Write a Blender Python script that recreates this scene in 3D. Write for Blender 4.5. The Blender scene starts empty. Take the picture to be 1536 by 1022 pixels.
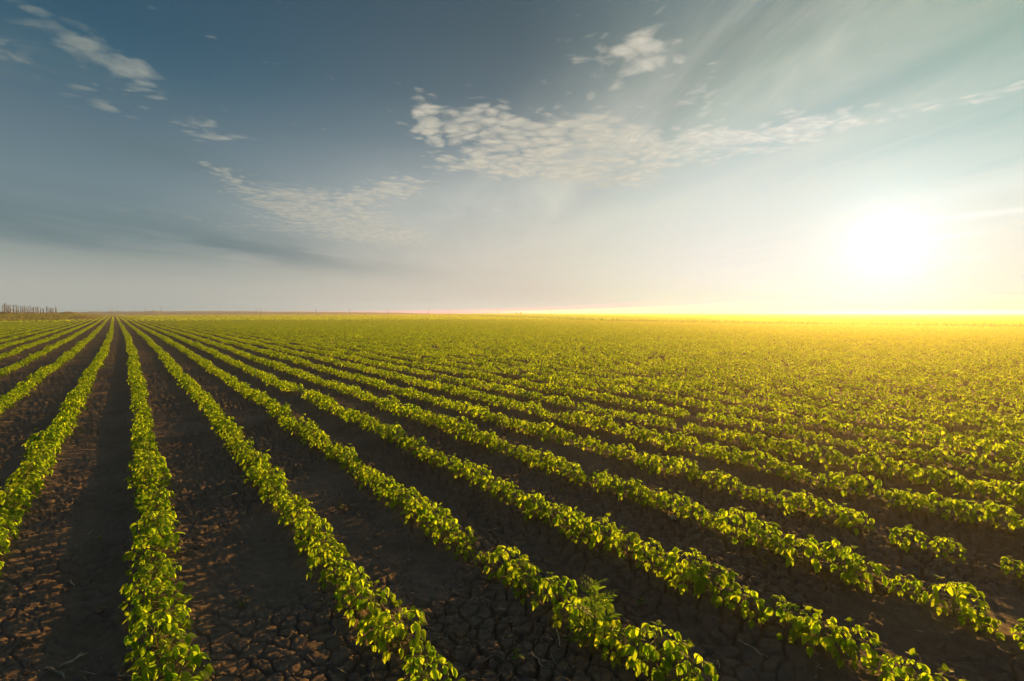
import bpy, math, random
import numpy as np
from mathutils import Vector, Matrix, Euler

sc = bpy.context.scene
COL = sc.collection
rng = np.random.default_rng(11)
random.seed(5)
R = math.radians

# ------------------------------------------------------------------ camera
H = 1.25
PITCH = R(3.13)
cam = bpy.data.objects.new('camera', bpy.data.cameras.new('camera'))
COL.objects.link(cam)
cam.data.sensor_width = 36.0
cam.data.lens = 18.0
cam.data.clip_start = 0.05
cam.data.clip_end = 20000
cam.location = (0, 0, H)
cam.rotation_euler = (R(90) - PITCH, 0, 0)
sc.camera = cam

SUN_AZ, SUN_EL = R(36.2), R(6.17)
SUN_DIR = Vector((math.sin(SUN_AZ) * math.cos(SUN_EL), math.cos(SUN_AZ) * math.cos(SUN_EL), math.sin(SUN_EL)))

# evening air (the haze box is built at the end) and the low sun
HZ, HZ_G, HZ_TOP, HZ_HALF = 0.0025, 0.68, 3.3, 740.0
HZ_COL = (1.0, 0.92, 0.68)
AMB = 0.35
EXPO = 1.0
SUN_E, SUN_COL = 5.0, (1.0, 0.54, 0.12)

# ------------------------------------------------------------------ render / exposure
sc.view_settings.view_transform = 'Standard'
sc.view_settings.look = 'None'
sc.view_settings.exposure = EXPO
sc.view_settings.gamma = 1.0
sc.render.engine = 'CYCLES'
cy = sc.cycles
cy.use_denoising = True
cy.max_bounces = 6
cy.diffuse_bounces = 2
cy.glossy_bounces = 2
cy.transmission_bounces = 4
cy.transparent_max_bounces = 6
cy.volume_bounces = 0
cy.use_adaptive_sampling = True
cy.adaptive_threshold = 0.02
cy.sample_clamp_indirect = 4.0


def lin(c):
    out = []
    for v in c[:3]:
        v = v / 255.0
        out.append(v / 12.92 if v <= 0.04045 else ((v + 0.055) / 1.055) ** 2.4)
    return (*out, 1.0)


# ------------------------------------------------------------------ node helper
class NT:
    def __init__(self, tree):
        self.t = tree
        self.n = tree.nodes
        self.l = tree.links

    def new(self, typ, **kw):
        nd = self.n.new(typ)
        for k, v in kw.items():
            setattr(nd, k, v)
        return nd

    def put(self, sock, v):
        if isinstance(v, bpy.types.NodeSocket):
            self.l.new(v, sock)
        elif v is not None:
            if hasattr(sock.default_value, '__len__') and not hasattr(v, '__len__'):
                v = [v] * len(sock.default_value)
            sock.default_value = v

    def m(self, op, a, b=None, c=None, clamp=False):
        nd = self.new('ShaderNodeMath', operation=op, use_clamp=clamp)
        for i, v in enumerate((a, b, c)):
            if v is not None:
                self.put(nd.inputs[i], v)
        return nd.outputs[0]

    def mix(self, f, a, b, blend='MIX'):
        nd = self.new('ShaderNodeMix', data_type='RGBA', blend_type=blend)
        nd.clamp_factor = True
        self.put(nd.inputs[0], f)
        self.put(nd.inputs[6], a)
        self.put(nd.inputs[7], b)
        return nd.outputs[2]

    def ramp(self, f, stops, interp='LINEAR'):
        nd = self.new('ShaderNodeValToRGB')
        cr = nd.color_ramp
        cr.interpolation = interp
        while len(cr.elements) < len(stops):
            cr.elements.new(0.5)
        for e, (p, c) in zip(cr.elements, stops):
            e.position = p
            e.color = c
        self.put(nd.inputs[0], f)
        return nd.outputs[0]

    def smooth(self, v, a, b):
        nd = self.new('ShaderNodeMapRange', interpolation_type='SMOOTHSTEP')
        nd.clamp = True
        self.put(nd.inputs[0], v)
        self.put(nd.inputs[1], a)
        self.put(nd.inputs[2], b)
        return nd.outputs[0]

    def noise(self, vec, scale, detail=2, rough=0.5, dist=0.0):
        nd = self.new('ShaderNodeTexNoise')
        self.put(nd.inputs['Vector'], vec)
        nd.inputs['Scale'].default_value = scale
        nd.inputs['Detail'].default_value = detail
        nd.inputs['Roughness'].default_value = rough
        nd.inputs['Distortion'].default_value = dist
        return nd.outputs[0]

    def xyz(self, x, y, z):
        nd = self.new('ShaderNodeCombineXYZ')
        for i, v in enumerate((x, y, z)):
            self.put(nd.inputs[i], v)
        return nd.outputs[0]


# ------------------------------------------------------------------ world (sky and clouds at infinity)
world = bpy.data.worlds.new('World')
sc.world = world
world.use_nodes = True
w = NT(world.node_tree)
bg = w.n['Background']
world.cycles.sampling_method = 'MANUAL'
world.cycles.sample_map_resolution = 1024


def build_sky():
    geo = w.new('ShaderNodeTexCoord')
    sep = w.new('ShaderNodeSeparateXYZ')
    nrm = w.new('ShaderNodeVectorMath', operation='NORMALIZE')
    w.l.new(geo.outputs['Generated'], nrm.inputs[0])
    w.l.new(nrm.outputs[0], sep.inputs[0])
    dx, dy, dz = sep.outputs
    az = w.m('MULTIPLY', w.m('ARCTAN2', dx, dy), 57.29578)
    el = w.m('MULTIPLY', w.m('ARCSINE', dz), 57.29578)
    elc = w.m('MAXIMUM', el, 0.0)

    sky = w.new('ShaderNodeTexSky', sky_type='NISHITA')
    sky.sun_disc = False
    sky.sun_elevation = SUN_EL
    sky.sun_rotation = SUN_AZ
    sky.dust_density = 3.0
    nis = w.new('ShaderNodeVectorMath', operation='SCALE')
    w.l.new(sky.outputs[0], nis.inputs[0])
    nis.inputs[3].default_value = 0.1
    nmin = w.new('ShaderNodeVectorMath', operation='MINIMUM')
    w.l.new(nis.outputs[0], nmin.inputs[0])
    nmin.inputs[1].default_value = (0.7, 0.72, 0.68)

    def er(stops):
        f = w.m('DIVIDE', elc, 90.0)
        return w.ramp(f, [(e / 90.0, lin(c)) for e, c in stops])
    L = er([(0, (186, 186, 178)), (2.3, (184, 184, 176)), (4.6, (168, 174, 168)), (6.2, (134, 148, 150)), (8, (124, 142, 147)), (11.2, (116, 136, 144)), (15.7, (96, 119, 132)), (21, (62, 97, 116)), (24, (52, 88, 108)), (32, (46, 76, 98)), (50, (66, 92, 112)), (90, (88, 108, 124))])
    C = er([(0, (246, 235, 218)), (0.6, (240, 229, 212)), (1.4, (228, 217, 202)), (2.2, (222, 212, 198)), (5.1, (216, 208, 196)), (10.3, (194, 196, 190)), (13.8, (166, 174, 174)), (18, (124, 138, 144)), (22.6, (94, 111, 120)), (28, (74, 93, 103)), (32, (66, 86, 98)), (50, (80, 100, 114)), (90, (88, 108, 124))])
    Rr = er([(0, (255, 248, 228)), (1.5, (255, 244, 222)), (4.7, (250, 240, 226)), (11, (226, 228, 219)), (16, (192, 202, 196)), (20.7, (160, 174, 168)), (25.8, (128, 145, 141)), (30, (112, 132, 134)), (50, (100, 120, 126)), (90, (88, 108, 124))])
    RR = er([(0, (253, 232, 200)), (2.1, (253, 236, 206)), (8, (236, 232, 214)), (11.7, (196, 212, 203)), (14.2, (168, 194, 187)), (18, (150, 178, 168)), (22.5, (140, 165, 154)), (30, (122, 146, 142)), (50, (104, 124, 128)), (90, (88, 108, 124))])
    col = w.mix(w.smooth(az, -40, 2), L, C)
    col = w.mix(w.smooth(az, -2, 26), col, Rr)
    col = w.mix(w.smooth(az, 22, 46), col, RR)
    back = w.mix(w.smooth(az, 62, 120), col, L)
    col = w.mix(w.smooth(az, -80, -50), w.mix(0.15, L, (0.05, 0.07, 0.10, 1)), back)
    col = w.mix(0.12, col, nmin.outputs[0])

    # cloud plane coordinates: where the view ray meets a level sheet
    zz = w.m('MAXIMUM', dz, 0.03)
    px = w.m('DIVIDE', dx, zz)
    py = w.m('DIVIDE', dy, zz)
    P = w.xyz(px, py, 0.0)

    def blob(a0, e0, ra, re, tilt=0.0):
        a = w.m('SUBTRACT', az, a0)
        e = w.m('SUBTRACT', el, e0)
        if tilt:
            e = w.m('SUBTRACT', e, w.m('MULTIPLY', a, tilt))
        a = w.m('DIVIDE', a, ra * 1.25)
        e = w.m('DIVIDE', e, re * 1.15)
        d2 = w.m('ADD', w.m('MULTIPLY', a, a), w.m('MULTIPLY', e, e))
        return w.m('EXPONENT', w.m('MULTIPLY', d2, -1.0))

    def total(lst):
        o = None
        for s, *b in lst:
            v = w.m('MULTIPLY', blob(*b), s)
            o = v if o is None else w.m('ADD', o, v)
        return o

    # 1: high streaks fanning out of the sun side
    v = w.xyz(w.m('MULTIPLY', w.m('ADD', px, w.m('MULTIPLY', py, 0.10)), 1.0), w.m('MULTIPLY', py, 0.22), 3.1)
    st = w.noise(v, 1.5, 5, 0.58, 0.5)
    st = w.smooth(st, 0.34, 0.72)
    msk = total([(1.0, 30, 23, 17, 8.5, 0.3), (0.8, 44, 10, 15, 4, 0.15), (0.75, 12, 13, 18, 5, 0.15)])
    col = w.mix(w.m('MULTIPLY', w.m('MULTIPLY', st, msk), 0.6), col, lin((226, 224, 208)))

    # 2: dark grey-blue sheets low on the left, lighter upper rims
    v2 = w.xyz(w.m('MULTIPLY', az, 0.05), w.m('MULTIPLY', w.m('ADD', el, w.m('MULTIPLY', az, 0.09)), 0.42), 7.7)
    sh = w.noise(v2, 1.3, 5, 0.55, 0.3)
    gm = total([(1.0, -44, 7.6, 16, 2.3, -0.08), (0.7, -26, 6.2, 13, 1.2, -0.10), (0.95, -43, 18.2, 9, 2.4, -0.12), (0.85, -32, 13.6, 5, 1.1, -0.16)])
    gm = w.m('MULTIPLY', gm, w.smooth(sh, 0.25, 0.6))
    col = w.mix(w.m('MULTIPLY', gm, 0.50), col, lin((98, 118, 123)))

    # 3: lumpy altocumulus
    warp = w.new('ShaderNodeTexNoise')
    w.l.new(P, warp.inputs['Vector'])
    warp.inputs['Scale'].default_value = 2.2
    warp.inputs['Detail'].default_value = 3
    wv = w.new('ShaderNodeVectorMath', operation='SCALE')
    w.l.new(warp.outputs['Color'], wv.inputs[0])
    wv.inputs[3].default_value = 0.35
    ad = w.new('ShaderNodeVectorMath', operation='ADD')
    w.l.new(P, ad.inputs[0])
    w.l.new(wv.outputs[0], ad.inputs[1])
    PW = ad.outputs[0]
    big = w.noise(PW, 4.2, 4, 0.6)
    fine = w.noise(PW, 15.0, 4, 0.6, 0.2)
    vor = w.new('ShaderNodeTexVoronoi', feature='SMOOTH_F1')
    w.l.new(PW, vor.inputs['Vector'])
    vor.inputs['Scale'].default_value = 10.0
    vor.inputs['Smoothness'].default_value = 0.35
    vor.inputs['Randomness'].default_value = 1.0
    puff = w.m('SUBTRACT', 1.0, vor.outputs['Distance'])
    ac = total([(1.0, -5.0, 19.3, 4.6, 2.2, -0.10), (1.05, 3.5, 18.2, 6.0, 2.6, 0.0), (1.05, 10.5, 17.2, 4.6, 3.0, 0.0), (1.0, 13, 15.0, 4.6, 1.9, 0.0), (0.9, 3, 15.6, 5.5, 1.6, 0.0),
                (0.8, -9.6, 20.3, 1.3, 1.8, -0.6), (0.7, -5.8, 15.8, 2.6, 0.8, 0.0), (1.1, 12.6, 25.2, 4.4, 2.1, 0.0), (0.5, 14.5, 27.6, 2.2, 1.2, 0.2),
                (0.9, 20.8, 17.6, 3.6, 1.3, 0.0), (1.0, 27.0, 16.6, 4.8, 1.5, 0.10), (0.7, 20.2, 21.2, 2.4, 1.1, 0.0), (0.8, 31.8, 17.2, 3.0, 0.9, 0.12),
                (0.6, 37.5, 17.0, 2.2, 0.6, 0.1), (0.8, 42.8, 17.0, 2.4, 0.7, 0.1),
                (1.05, -13, 13.0, 3.6, 1.5, 0.15), (1.05, -22.5, 11.6, 4.5, 1.3, 0.0), (1.05, -19.5, 9.6, 6.5, 1.6, -0.05), (0.95, -13, 8.3, 5, 1.1, -0.1), (0.35, -3, 5.4, 6, .8, -0.1),
                (1.0, -29.7, 16.7, 2.8, 0.9, -0.12), (0.95, -29.3, 13.2, 1.8, 0.7, -0.35), (0.95, -35.3, 19.6, 2.2, 1.1, -0.2), (0.8, -36.6, 21.0, 2.6, 0.7, -0.05),
                (0.75, -38.2, 21.6, 1.2, 0.7, -0.05), (0.95, -41.4, 22.4, 2.0, 1.3, -0.3), (0.8, -38.2, 17.4, 2.6, 0.8, -0.35), (0.8, -44.5, 19.6, 2.4, 1.0, 0.0), (0.45, -28.4, 20.8, .9, .5, 0.0),
                (0.6, -36, 9.0, 14, .40, -0.07)])
    dens = w.m('ADD', w.m('MULTIPLY', big, 0.60), w.m('ADD', w.m('MULTIPLY', fine, 0.60), w.m('MULTIPLY', puff, 0.55)))
    dens = w.m('ADD', w.m('SUBTRACT', dens, 0.27), w.m('MULTIPLY', w.m('SUBTRACT', w.m('MINIMUM', ac, 1.1), 1.0), 0.48))
    cov = w.smooth(dens, 0.36, 0.84)
    sunside = w.smooth(az, -50, 30)
    lit = w.mix(sunside, lin((132, 142, 138)), lin((240, 232, 214)))
    lit = w.mix(w.smooth(az, -42, -2), lit, lin((222, 212, 190)))
    lit = w.mix(w.smooth(az, 8, 28), lit, lin((246, 238, 224)))
    shade = w.mix(sunside, lin((104, 120, 124)), lin((178, 182, 176)))
    thick = w.smooth(dens, 0.55, 0.95)
    cc = w.mix(w.m('MULTIPLY', w.smooth(w.noise(PW, 15, 3, 0.55), 0.35, 0.65), 0.45), lit, shade)
    cc = w.mix(w.m('MULTIPLY', thick, 0.15), cc, shade)
    col = w.mix(w.m('MULTIPLY', cov, 0.88), col, cc)

    # 4: thin bright bars right of the sun
    bars = total([(0.8, 43.5, 8.0, 5, 0.22, 0.02), (0.5, 40.5, 6.4, 2.0, 0.16, 0.1), (0.45, 45, 10.4, 6, 0.7, 0.12), (.3, 41.5, 4.6, 1.2, .2, 0.)])
    col = w.mix(w.m('MULTIPLY', bars, 0.6), col, (1.0, 0.97, 0.88, 1))

    # 5: aureole round the sun
    dt = w.new('ShaderNodeVectorMath', operation='DOT_PRODUCT')
    w.l.new(nrm.outputs[0], dt.inputs[0])
    dt.inputs[1].default_value = SUN_DIR
    ang = w.m('MULTIPLY', w.m('ARCCOSINE', w.m('MINIMUM', dt.outputs['Value'], 1.0)), 57.29578)
    q = w.m('DIVIDE', ang, 3.0)
    core = w.m('ADD', w.m('MULTIPLY', w.m('EXPONENT', w.m('MULTIPLY', w.m('MULTIPLY', q, q), -1.0)), 0.05), w.m('MULTIPLY', w.m('EXPONENT', w.m('DIVIDE', ang, -3.3)), 0.40))
    halo = w.m('MULTIPLY', w.m('EXPONENT', w.m('DIVIDE', ang, -9.0)), 0.20)
    glow = w.new('ShaderNodeVectorMath', operation='SCALE')
    glow.inputs[0].default_value = (1.0, 0.99, 0.95)
    w.l.new(core, glow.inputs[3])
    glow2 = w.new('ShaderNodeVectorMath', operation='SCALE')
    glow2.inputs[0].default_value = (0.6, 0.86, 1.0)
    w.l.new(halo, glow2.inputs[3])
    addg = w.new('ShaderNodeVectorMath', operation='ADD')
    w.l.new(glow.outputs[0], addg.inputs[0])
    w.l.new(glow2.outputs[0], addg.inputs[1])
    add = w.new('ShaderNodeVectorMath', operation='ADD')
    w.l.new(col, add.inputs[0])
    w.l.new(addg.outputs[0], add.inputs[1])
    # what is composed above is what reaches the camera; the sky itself lies beyond the haze box
    path = w.m('DIVIDE', HZ_TOP - H, w.m('MAXIMUM', dz, 0.001))
    path = w.m('MINIMUM', path, w.m('DIVIDE', HZ_HALF, w.m('MAXIMUM', w.m('ABSOLUTE', dx), w.m('ABSOLUTE', dy))))
    T = w.m('MAXIMUM', w.m('EXPONENT', w.m('MULTIPLY', path, -HZ)), 0.05)
    fog = w.m('SUBTRACT', 1.0, T)
    ph = w.m('POWER', w.m('SUBTRACT', 1 + HZ_G ** 2, w.m('MULTIPLY', dt.outputs['Value'], 2 * HZ_G)), -1.5)
    ph = w.m('MULTIPLY', w.m('MULTIPLY', ph, fog), (1 - HZ_G ** 2) / (4 * math.pi) * SUN_E * 0.9)
    air = w.new('ShaderNodeVectorMath', operation='SCALE')
    air.inputs[0].default_value = [a * b for a, b in zip(SUN_COL, HZ_COL)]
    w.l.new(ph, air.inputs[3])
    KX = 2.0 ** -EXPO
    keepf = w.m('MULTIPLY', w.m('SUBTRACT', 1.0, w.m('MULTIPLY', fog, AMB)), KX)
    v1 = w.new('ShaderNodeVectorMath', operation='SCALE')
    w.l.new(add.outputs[0], v1.inputs[0])
    w.l.new(keepf, v1.inputs[3])
    v2 = w.new('ShaderNodeVectorMath', operation='SUBTRACT')
    w.l.new(v1.outputs[0], v2.inputs[0])
    w.l.new(air.outputs[0], v2.inputs[1])
    v3 = w.new('ShaderNodeVectorMath', operation='SCALE')
    w.l.new(v2.outputs[0], v3.inputs[0])
    w.l.new(w.m('DIVIDE', 1.0, T), v3.inputs[3])
    lo = w.new('ShaderNodeVectorMath', operation='SCALE')
    w.l.new(add.outputs[0], lo.inputs[0])
    lo.inputs[3].default_value = 0.05 * KX
    v4 = w.new('ShaderNodeVectorMath', operation='MAXIMUM')
    w.l.new(v3.outputs[0], v4.inputs[0])
    w.l.new(lo.outputs[0], v4.inputs[1])
    below = w.smooth(el, -1.5, -0.2)
    fin = w.mix(below, (0.05, 0.045, 0.02, 1), v4.outputs[0])
    w.l.new(fin, bg.inputs[0])
    bg.inputs[1].default_value = 1.0


build_sky()

# ------------------------------------------------------------------ sun
sl = bpy.data.lights.new('sun', 'SUN')
sl.energy = SUN_E
sl.angle = R(0.6)
sl.color = SUN_COL
sun = bpy.data.objects.new('sun', sl)
COL.objects.link(sun)
sun.rotation_euler = SUN_DIR.to_track_quat('Z', 'Y').to_euler()


# ------------------------------------------------------------------ object helpers
def tag(o, label=None, cat=None, group=None, kind=None):
    if label:
        o['label'] = label
    if cat:
        o['category'] = cat
    if group:
        o['group'] = group
    if kind:
        o['kind'] = kind
    return o


def empty(name, loc=(0, 0, 0), rz=0.0, s=1.0):
    o = bpy.data.objects.new(name, None)
    o.empty_display_size = 0.1
    COL.objects.link(o)
    o.location = loc
    o.rotation_euler = (0, 0, rz)
    o.scale = (s, s, s)
    return o


def mesh_np(name, verts, faces, mat, smooth=True):
    """verts (n,3); faces (m,k) with one k."""
    verts = np.asarray(verts, dtype=np.float32)
    faces = np.asarray(faces, dtype=np.int32)
    me = bpy.data.meshes.new(name)
    me.vertices.add(len(verts))
    me.vertices.foreach_set('co', verts.ravel())
    k = faces.shape[1]
    me.loops.add(faces.size)
    me.loops.foreach_set('vertex_index', faces.ravel())
    me.polygons.add(len(faces))
    me.polygons.foreach_set('loop_start', np.arange(0, faces.size, k, dtype=np.int32))
    me.polygons.foreach_set('use_smooth', np.full(len(faces), smooth, dtype=bool))
    me.update(calc_edges=True)
    if mat:
        me.materials.append(mat)
    return me


class MB:
    """collects pieces into one mesh"""

    def __init__(self):
        self.v = []
        self.f = []

    def add(self, vs, fs):
        o = len(self.v)
        self.v.extend([tuple(p) for p in vs])
        self.f.extend([tuple(i + o for i in f) for f in fs])

    def tube(self, pts, radii, n=6, cap=True):
        pts = [Vector(p) for p in pts]
        vs = []
        for i, p in enumerate(pts):
            d = (pts[min(i + 1, len(pts) - 1)] - pts[max(i - 1, 0)]).normalized()
            a = d.cross(Vector((0.31, 0.17, 0.93)))
            if a.length < 1e-4:
                a = d.cross(Vector((1, 0, 0)))
            a.normalize()
            b = d.cross(a)
            for k in range(n):
                t = 2 * math.pi * k / n
                vs.append(p + (a * math.cos(t) + b * math.sin(t)) * radii[i])
        fs = []
        for i in range(len(pts) - 1):
            for k in range(n):
                fs.append((i * n + k, i * n + (k + 1) % n, (i + 1) * n + (k + 1) % n, (i + 1) * n + k))
        if cap:
            fs.append(tuple(range(n))[::-1])
            fs.append(tuple((len(pts) - 1) * n + k for k in range(n)))
        self.add(vs, fs)

    def mesh(self, name, mat, smooth=True):
        me = bpy.data.meshes.new(name)
        me.from_pydata(self.v, [], self.f)
        me.polygons.foreach_set('use_smooth', [smooth] * len(me.polygons))
        me.update()
        if mat:
            me.materials.append(mat)
        return me


def put(name, me, parent=None, loc=None):
    o = bpy.data.objects.new(name, me)
    COL.objects.link(o)
    if parent:
        o.parent = parent
    if loc is not None:
        o.location = loc
    return o


# ------------------------------------------------------------------ numpy noise
def _hash(ix, iy, seed):
    n = (ix.astype(np.int64) * 374761393 + iy.astype(np.int64) * 668265263 + seed * 1274126177) & 0xFFFFFFFF
    n = ((n ^ (n >> 13)) * 1274126177) & 0xFFFFFFFF
    n = ((n ^ (n >> 16)) * 2246822519) & 0xFFFFFFFF
    return ((n ^ (n >> 15)) & 0xFFFFFF) / float(0x1000000)


def vnoise(x, y, seed=0):
    ix = np.floor(x); iy = np.floor(y)
    fx = x - ix; fy = y - iy
    ix = ix.astype(np.int64); iy = iy.astype(np.int64)
    ux = fx * fx * fx * (fx * (fx * 6 - 15) + 10)
    uy = fy * fy * fy * (fy * (fy * 6 - 15) + 10)
    a = _hash(ix, iy, seed); b = _hash(ix + 1, iy, seed)
    c = _hash(ix, iy + 1, seed); d = _hash(ix + 1, iy + 1, seed)
    return (a + (b - a) * ux) + ((c + (d - c) * ux) - (a + (b - a) * ux)) * uy - 0.5


def fbm(x, y, seed=0, octs=3, gain=0.5):
    s = 0.0; a = 1.0
    for o in range(octs):
        s = s + a * vnoise(x * 2 ** o + 17.3 * o, y * 2 ** o - 9.1 * o, seed + o)
        a *= gain
    return s


def voro(x, y, seed=0):
    ix = np.floor(x).astype(np.int64); iy = np.floor(y).astype(np.int64)
    f1 = np.full(x.shape, 9.0); f2 = np.full(x.shape, 9.0)
    cid = np.zeros(x.shape)
    for i in (-1, 0, 1):
        for j in (-1, 0, 1):
            cx = ix + i; cyy = iy + j
            jx = _hash(cx, cyy, seed); jy = _hash(cx, cyy, seed + 7)
            d = np.hypot(cx + jx - x, cyy + jy - y)
            near = d < f1
            f2 = np.where(near, f1, np.minimum(f2, d))
            cid = np.where(near, _hash(cx, cyy, seed + 13), cid)
            f1 = np.where(near, d, f1)
    return f1, f2, cid


def sstep(a, b, v):
    t = np.clip((v - a) / (b - a), 0, 1)
    return t * t * (3 - 2 * t)


# ------------------------------------------------------------------ crop rows: lay-out in plan
TH = math.atan((195 - 768) / 768.0)            # heading of the rows
DV = np.array([math.sin(TH), math.cos(TH)])    # along
NV = np.array([math.cos(TH), -math.sin(TH)])   # across, to the right
KNOWN = [-2.045, -1.340, -0.612, 0.080, 0.757, 1.395, 2.000, 2.630, 3.280, 3.950]   # rows -3 .. +6
SP = 0.67


def row_x(i):
    if i < -3:
        return KNOWN[0] + (i + 3) * 0.70
    if i > 6:
        return KNOWN[-1] + (i - 6) * SP
    return KNOWN[i + 3]


ROW_I = np.arange(-420, 640)
ROW_X = np.array([row_x(int(i)) for i in ROW_I])


def bend(s):
    t = np.clip((s - 22) / 6.0, -30, 60)
    soft = np.where(t > 30, t, np.log1p(np.exp(np.minimum(t, 30)))) * 6.0
    return -0.0189 * soft + 0.012 * np.sin(s * 0.55 + 3.6) + 0.008 * np.sin(s * 1.9)


def to_rows(x, y):
    s = x * DV[0] + y * DV[1]
    return x * NV[0] + y * NV[1] - bend(s), s


def from_rows(lat, s):
    lat = lat + bend(s)
    return lat * NV[0] + s * DV[0], lat * NV[1] + s * DV[1]


def terrain(x, y):
    """lie of the land without clods and cracks"""
    lat, s = to_rows(x, y)
    idx = np.clip(np.searchsorted(ROW_X, lat), 1, len(ROW_X) - 1)
    a = ROW_X[idx - 1]; b = ROW_X[idx]
    t = (lat - a) / (b - a)
    d = np.minimum(t, 1 - t) * (b - a)
    r = np.hypot(x, y)
    near = 1 - sstep(30, 60, r)
    z = near * (0.028 * np.exp(-(d / 0.13) ** 2) - 0.014)
    # wheel tracks in every third gap
    gap = np.mod(ROW_I[idx], 3) == 0
    z = z - near * np.where(gap, 0.030 * np.exp(-((t - 0.60) * (b - a) / 0.12) ** 2), 0.0)
    z = z + near * 0.03 * fbm(x / 1.3, y / 1.3, 3, 2)
    # the grass bank at the far left that carries the poplars
    a = np.arctan2(x, y)
    z = z + 0.72 * sstep(100, 132, r) * (1 - sstep(R(-40.5), R(-38.0), a))
    return z


def unproj(px, py, z=0.0):
    u = (px - 768) / 768.0
    v = (511 - py) / 768.0
    d = (u, math.cos(PITCH) + v * math.sin(PITCH), -math.sin(PITCH) + v * math.cos(PITCH))
    t = (z - H) / d[2]
    return d[0] * t, d[1] * t


def proj(x, y, z):
    yy = y * math.cos(PITCH) - (z - H) * math.sin(PITCH)
    zz = y * math.sin(PITCH) + (z - H) * math.cos(PITCH)
    yy = np.where(yy < 0.05, 0.05, yy)
    return 768 + 768 * x / yy, 511 - 768 * zz / yy


def gz(x, y):
    return float(terrain(np.array([float(x)]), np.array([float(y)]))[0])


# where the young crop ends and the green cereal begins (right, far)
EDGE = [unproj(560, 471.6), unproj(700, 474.6), unproj(900, 482.0), unproj(1150, 487.0), unproj(1536, 492.0), unproj(2300, 497.0)]
EDGE_AZ = np.array([math.atan2(p[0], p[1]) for p in EDGE])
EDGE_R = np.array([math.hypot(*p) for p in EDGE])


def edge_r(a):
    r = 1.0 / np.interp(a, EDGE_AZ, 1.0 / EDGE_R)
    return np.where(a < EDGE_AZ[0], 1e5, r)


LEFT_END = 96.0      # on the far left the rows stop and rough grass begins


def in_crop(x, y):
    a = np.arctan2(x, y)
    r = np.hypot(x, y)
    return (r < edge_r(a)) & ~((a < R(-38.6)) & (r > LEFT_END + 60 * sstep(R(-42), R(-38.6), a)))


# ------------------------------------------------------------------ materials
def new_mat(name):
    m = bpy.data.materials.new(name)
    m.use_nodes = True
    m.node_tree.nodes.clear()
    t = NT(m.node_tree)
    out = t.new('ShaderNodeOutputMaterial')
    return m, t, out


def leaf_mat(name, dark, light, trans, amount=0.5, rough=0.5, spec=0.35):
    m, t, out = new_mat(name)
    oi = t.new('ShaderNodeObjectInfo')
    geo = t.new('ShaderNodeNewGeometry')
    tc = t.new('ShaderNodeTexCoord')
    n = t.noise(tc.outputs['Object'], 14.0, 3, 0.6)
    f = t.m('ADD', t.m('MULTIPLY', oi.outputs['Random'], 0.45), t.m('MULTIPLY', n, 0.55))
    isl = t.m('MULTIPLY', geo.outputs['Random Per Island'], 0.5)
    f = t.m('ADD', t.m('MULTIPLY', f, 0.6), isl)
    col = t.mix(t.smooth(f, 0.2, 0.8), dark, light)
    tcol = t.mix(t.smooth(f, 0.2, 0.85), tuple(c * k for c, k in zip(trans[:3], (0.42, 0.58, 0.6))) + (1,), trans)
    pb = t.new('ShaderNodeBsdfPrincipled')
    t.put(pb.inputs['Base Color'], col)
    pb.inputs['Roughness'].default_value = rough
    pb.inputs['Specular IOR Level'].default_value = spec
    tr = t.new('ShaderNodeBsdfTranslucent')
    t.put(tr.inputs[0], tcol)
    mx = t.new('ShaderNodeMixShader')
    mx.inputs[0].default_value = amount
    t.l.new(pb.outputs[0], mx.inputs[1])
    t.l.new(tr.outputs[0], mx.inputs[2])
    t.l.new(mx.outputs[0], out.inputs[0])
    return m


def plain_mat(name, c1, c2, scale=20.0, rough=0.85, bump=0.0):
    m, t, out = new_mat(name)
    tc = t.new('ShaderNodeTexCoord')
    n = t.noise(tc.outputs['Object'], scale, 4, 0.6)
    pb = t.new('ShaderNodeBsdfPrincipled')
    t.put(pb.inputs['Base Color'], t.mix(t.smooth(n, 0.3, 0.7), c1, c2))
    pb.inputs['Roughness'].default_value = rough
    pb.inputs['Specular IOR Level'].default_value = 0.2
    if bump:
        b = t.new('ShaderNodeBump')
        b.inputs['Strength'].default_value = 0.6
        b.inputs['Distance'].default_value = bump
        t.put(b.inputs['Height'], n)
        t.l.new(b.outputs[0], pb.inputs['Normal'])
    t.l.new(pb.outputs[0], out.inputs[0])
    return m


M_LEAF = leaf_mat('bean_leaf', (0.040, 0.090, 0.012, 1), (0.085, 0.155, 0.018, 1), (0.70, 0.90, 0.034, 1), 0.68, 0.6, 0.2)
M_STEM = plain_mat('bean_stem', (0.14, 0.16, 0.04, 1), (0.20, 0.20, 0.06, 1), 30, 0.7)
M_WEED = leaf_mat('weed_leaf', (0.05, 0.10, 0.02, 1), (0.09, 0.16, 0.03, 1), (0.26, 0.44, 0.03, 1), 0.55, 0.6, 0.15)
M_CEREAL = leaf_mat('cereal_blade', (0.070, 0.150, 0.012, 1), (0.11, 0.20, 0.016, 1), (0.26, 0.58, 0.02, 1), 0.6)
M_GRASS = leaf_mat('grass_blade', (0.09, 0.12, 0.02, 1), (0.16, 0.17, 0.03, 1), (0.34, 0.36, 0.04, 1), 0.45)
M_BUSH = leaf_mat('bush_leaf', (0.04, 0.055, 0.015, 1), (0.08, 0.10, 0.02, 1), (0.14, 0.16, 0.02, 1), 0.35)
M_BARK = plain_mat('bark', (0.06, 0.04, 0.035, 1), (0.12, 0.085, 0.065, 1), 6, 0.9, 0.02)
M_STRAW = plain_mat('dry_straw', (0.26, 0.20, 0.13, 1), (0.48, 0.41, 0.30, 1), 40, 0.8)
M_TWIG = plain_mat('grey_twig', (0.16, 0.125, 0.095, 1), (0.34, 0.29, 0.23, 1), 60, 0.9, 0.002)
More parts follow.
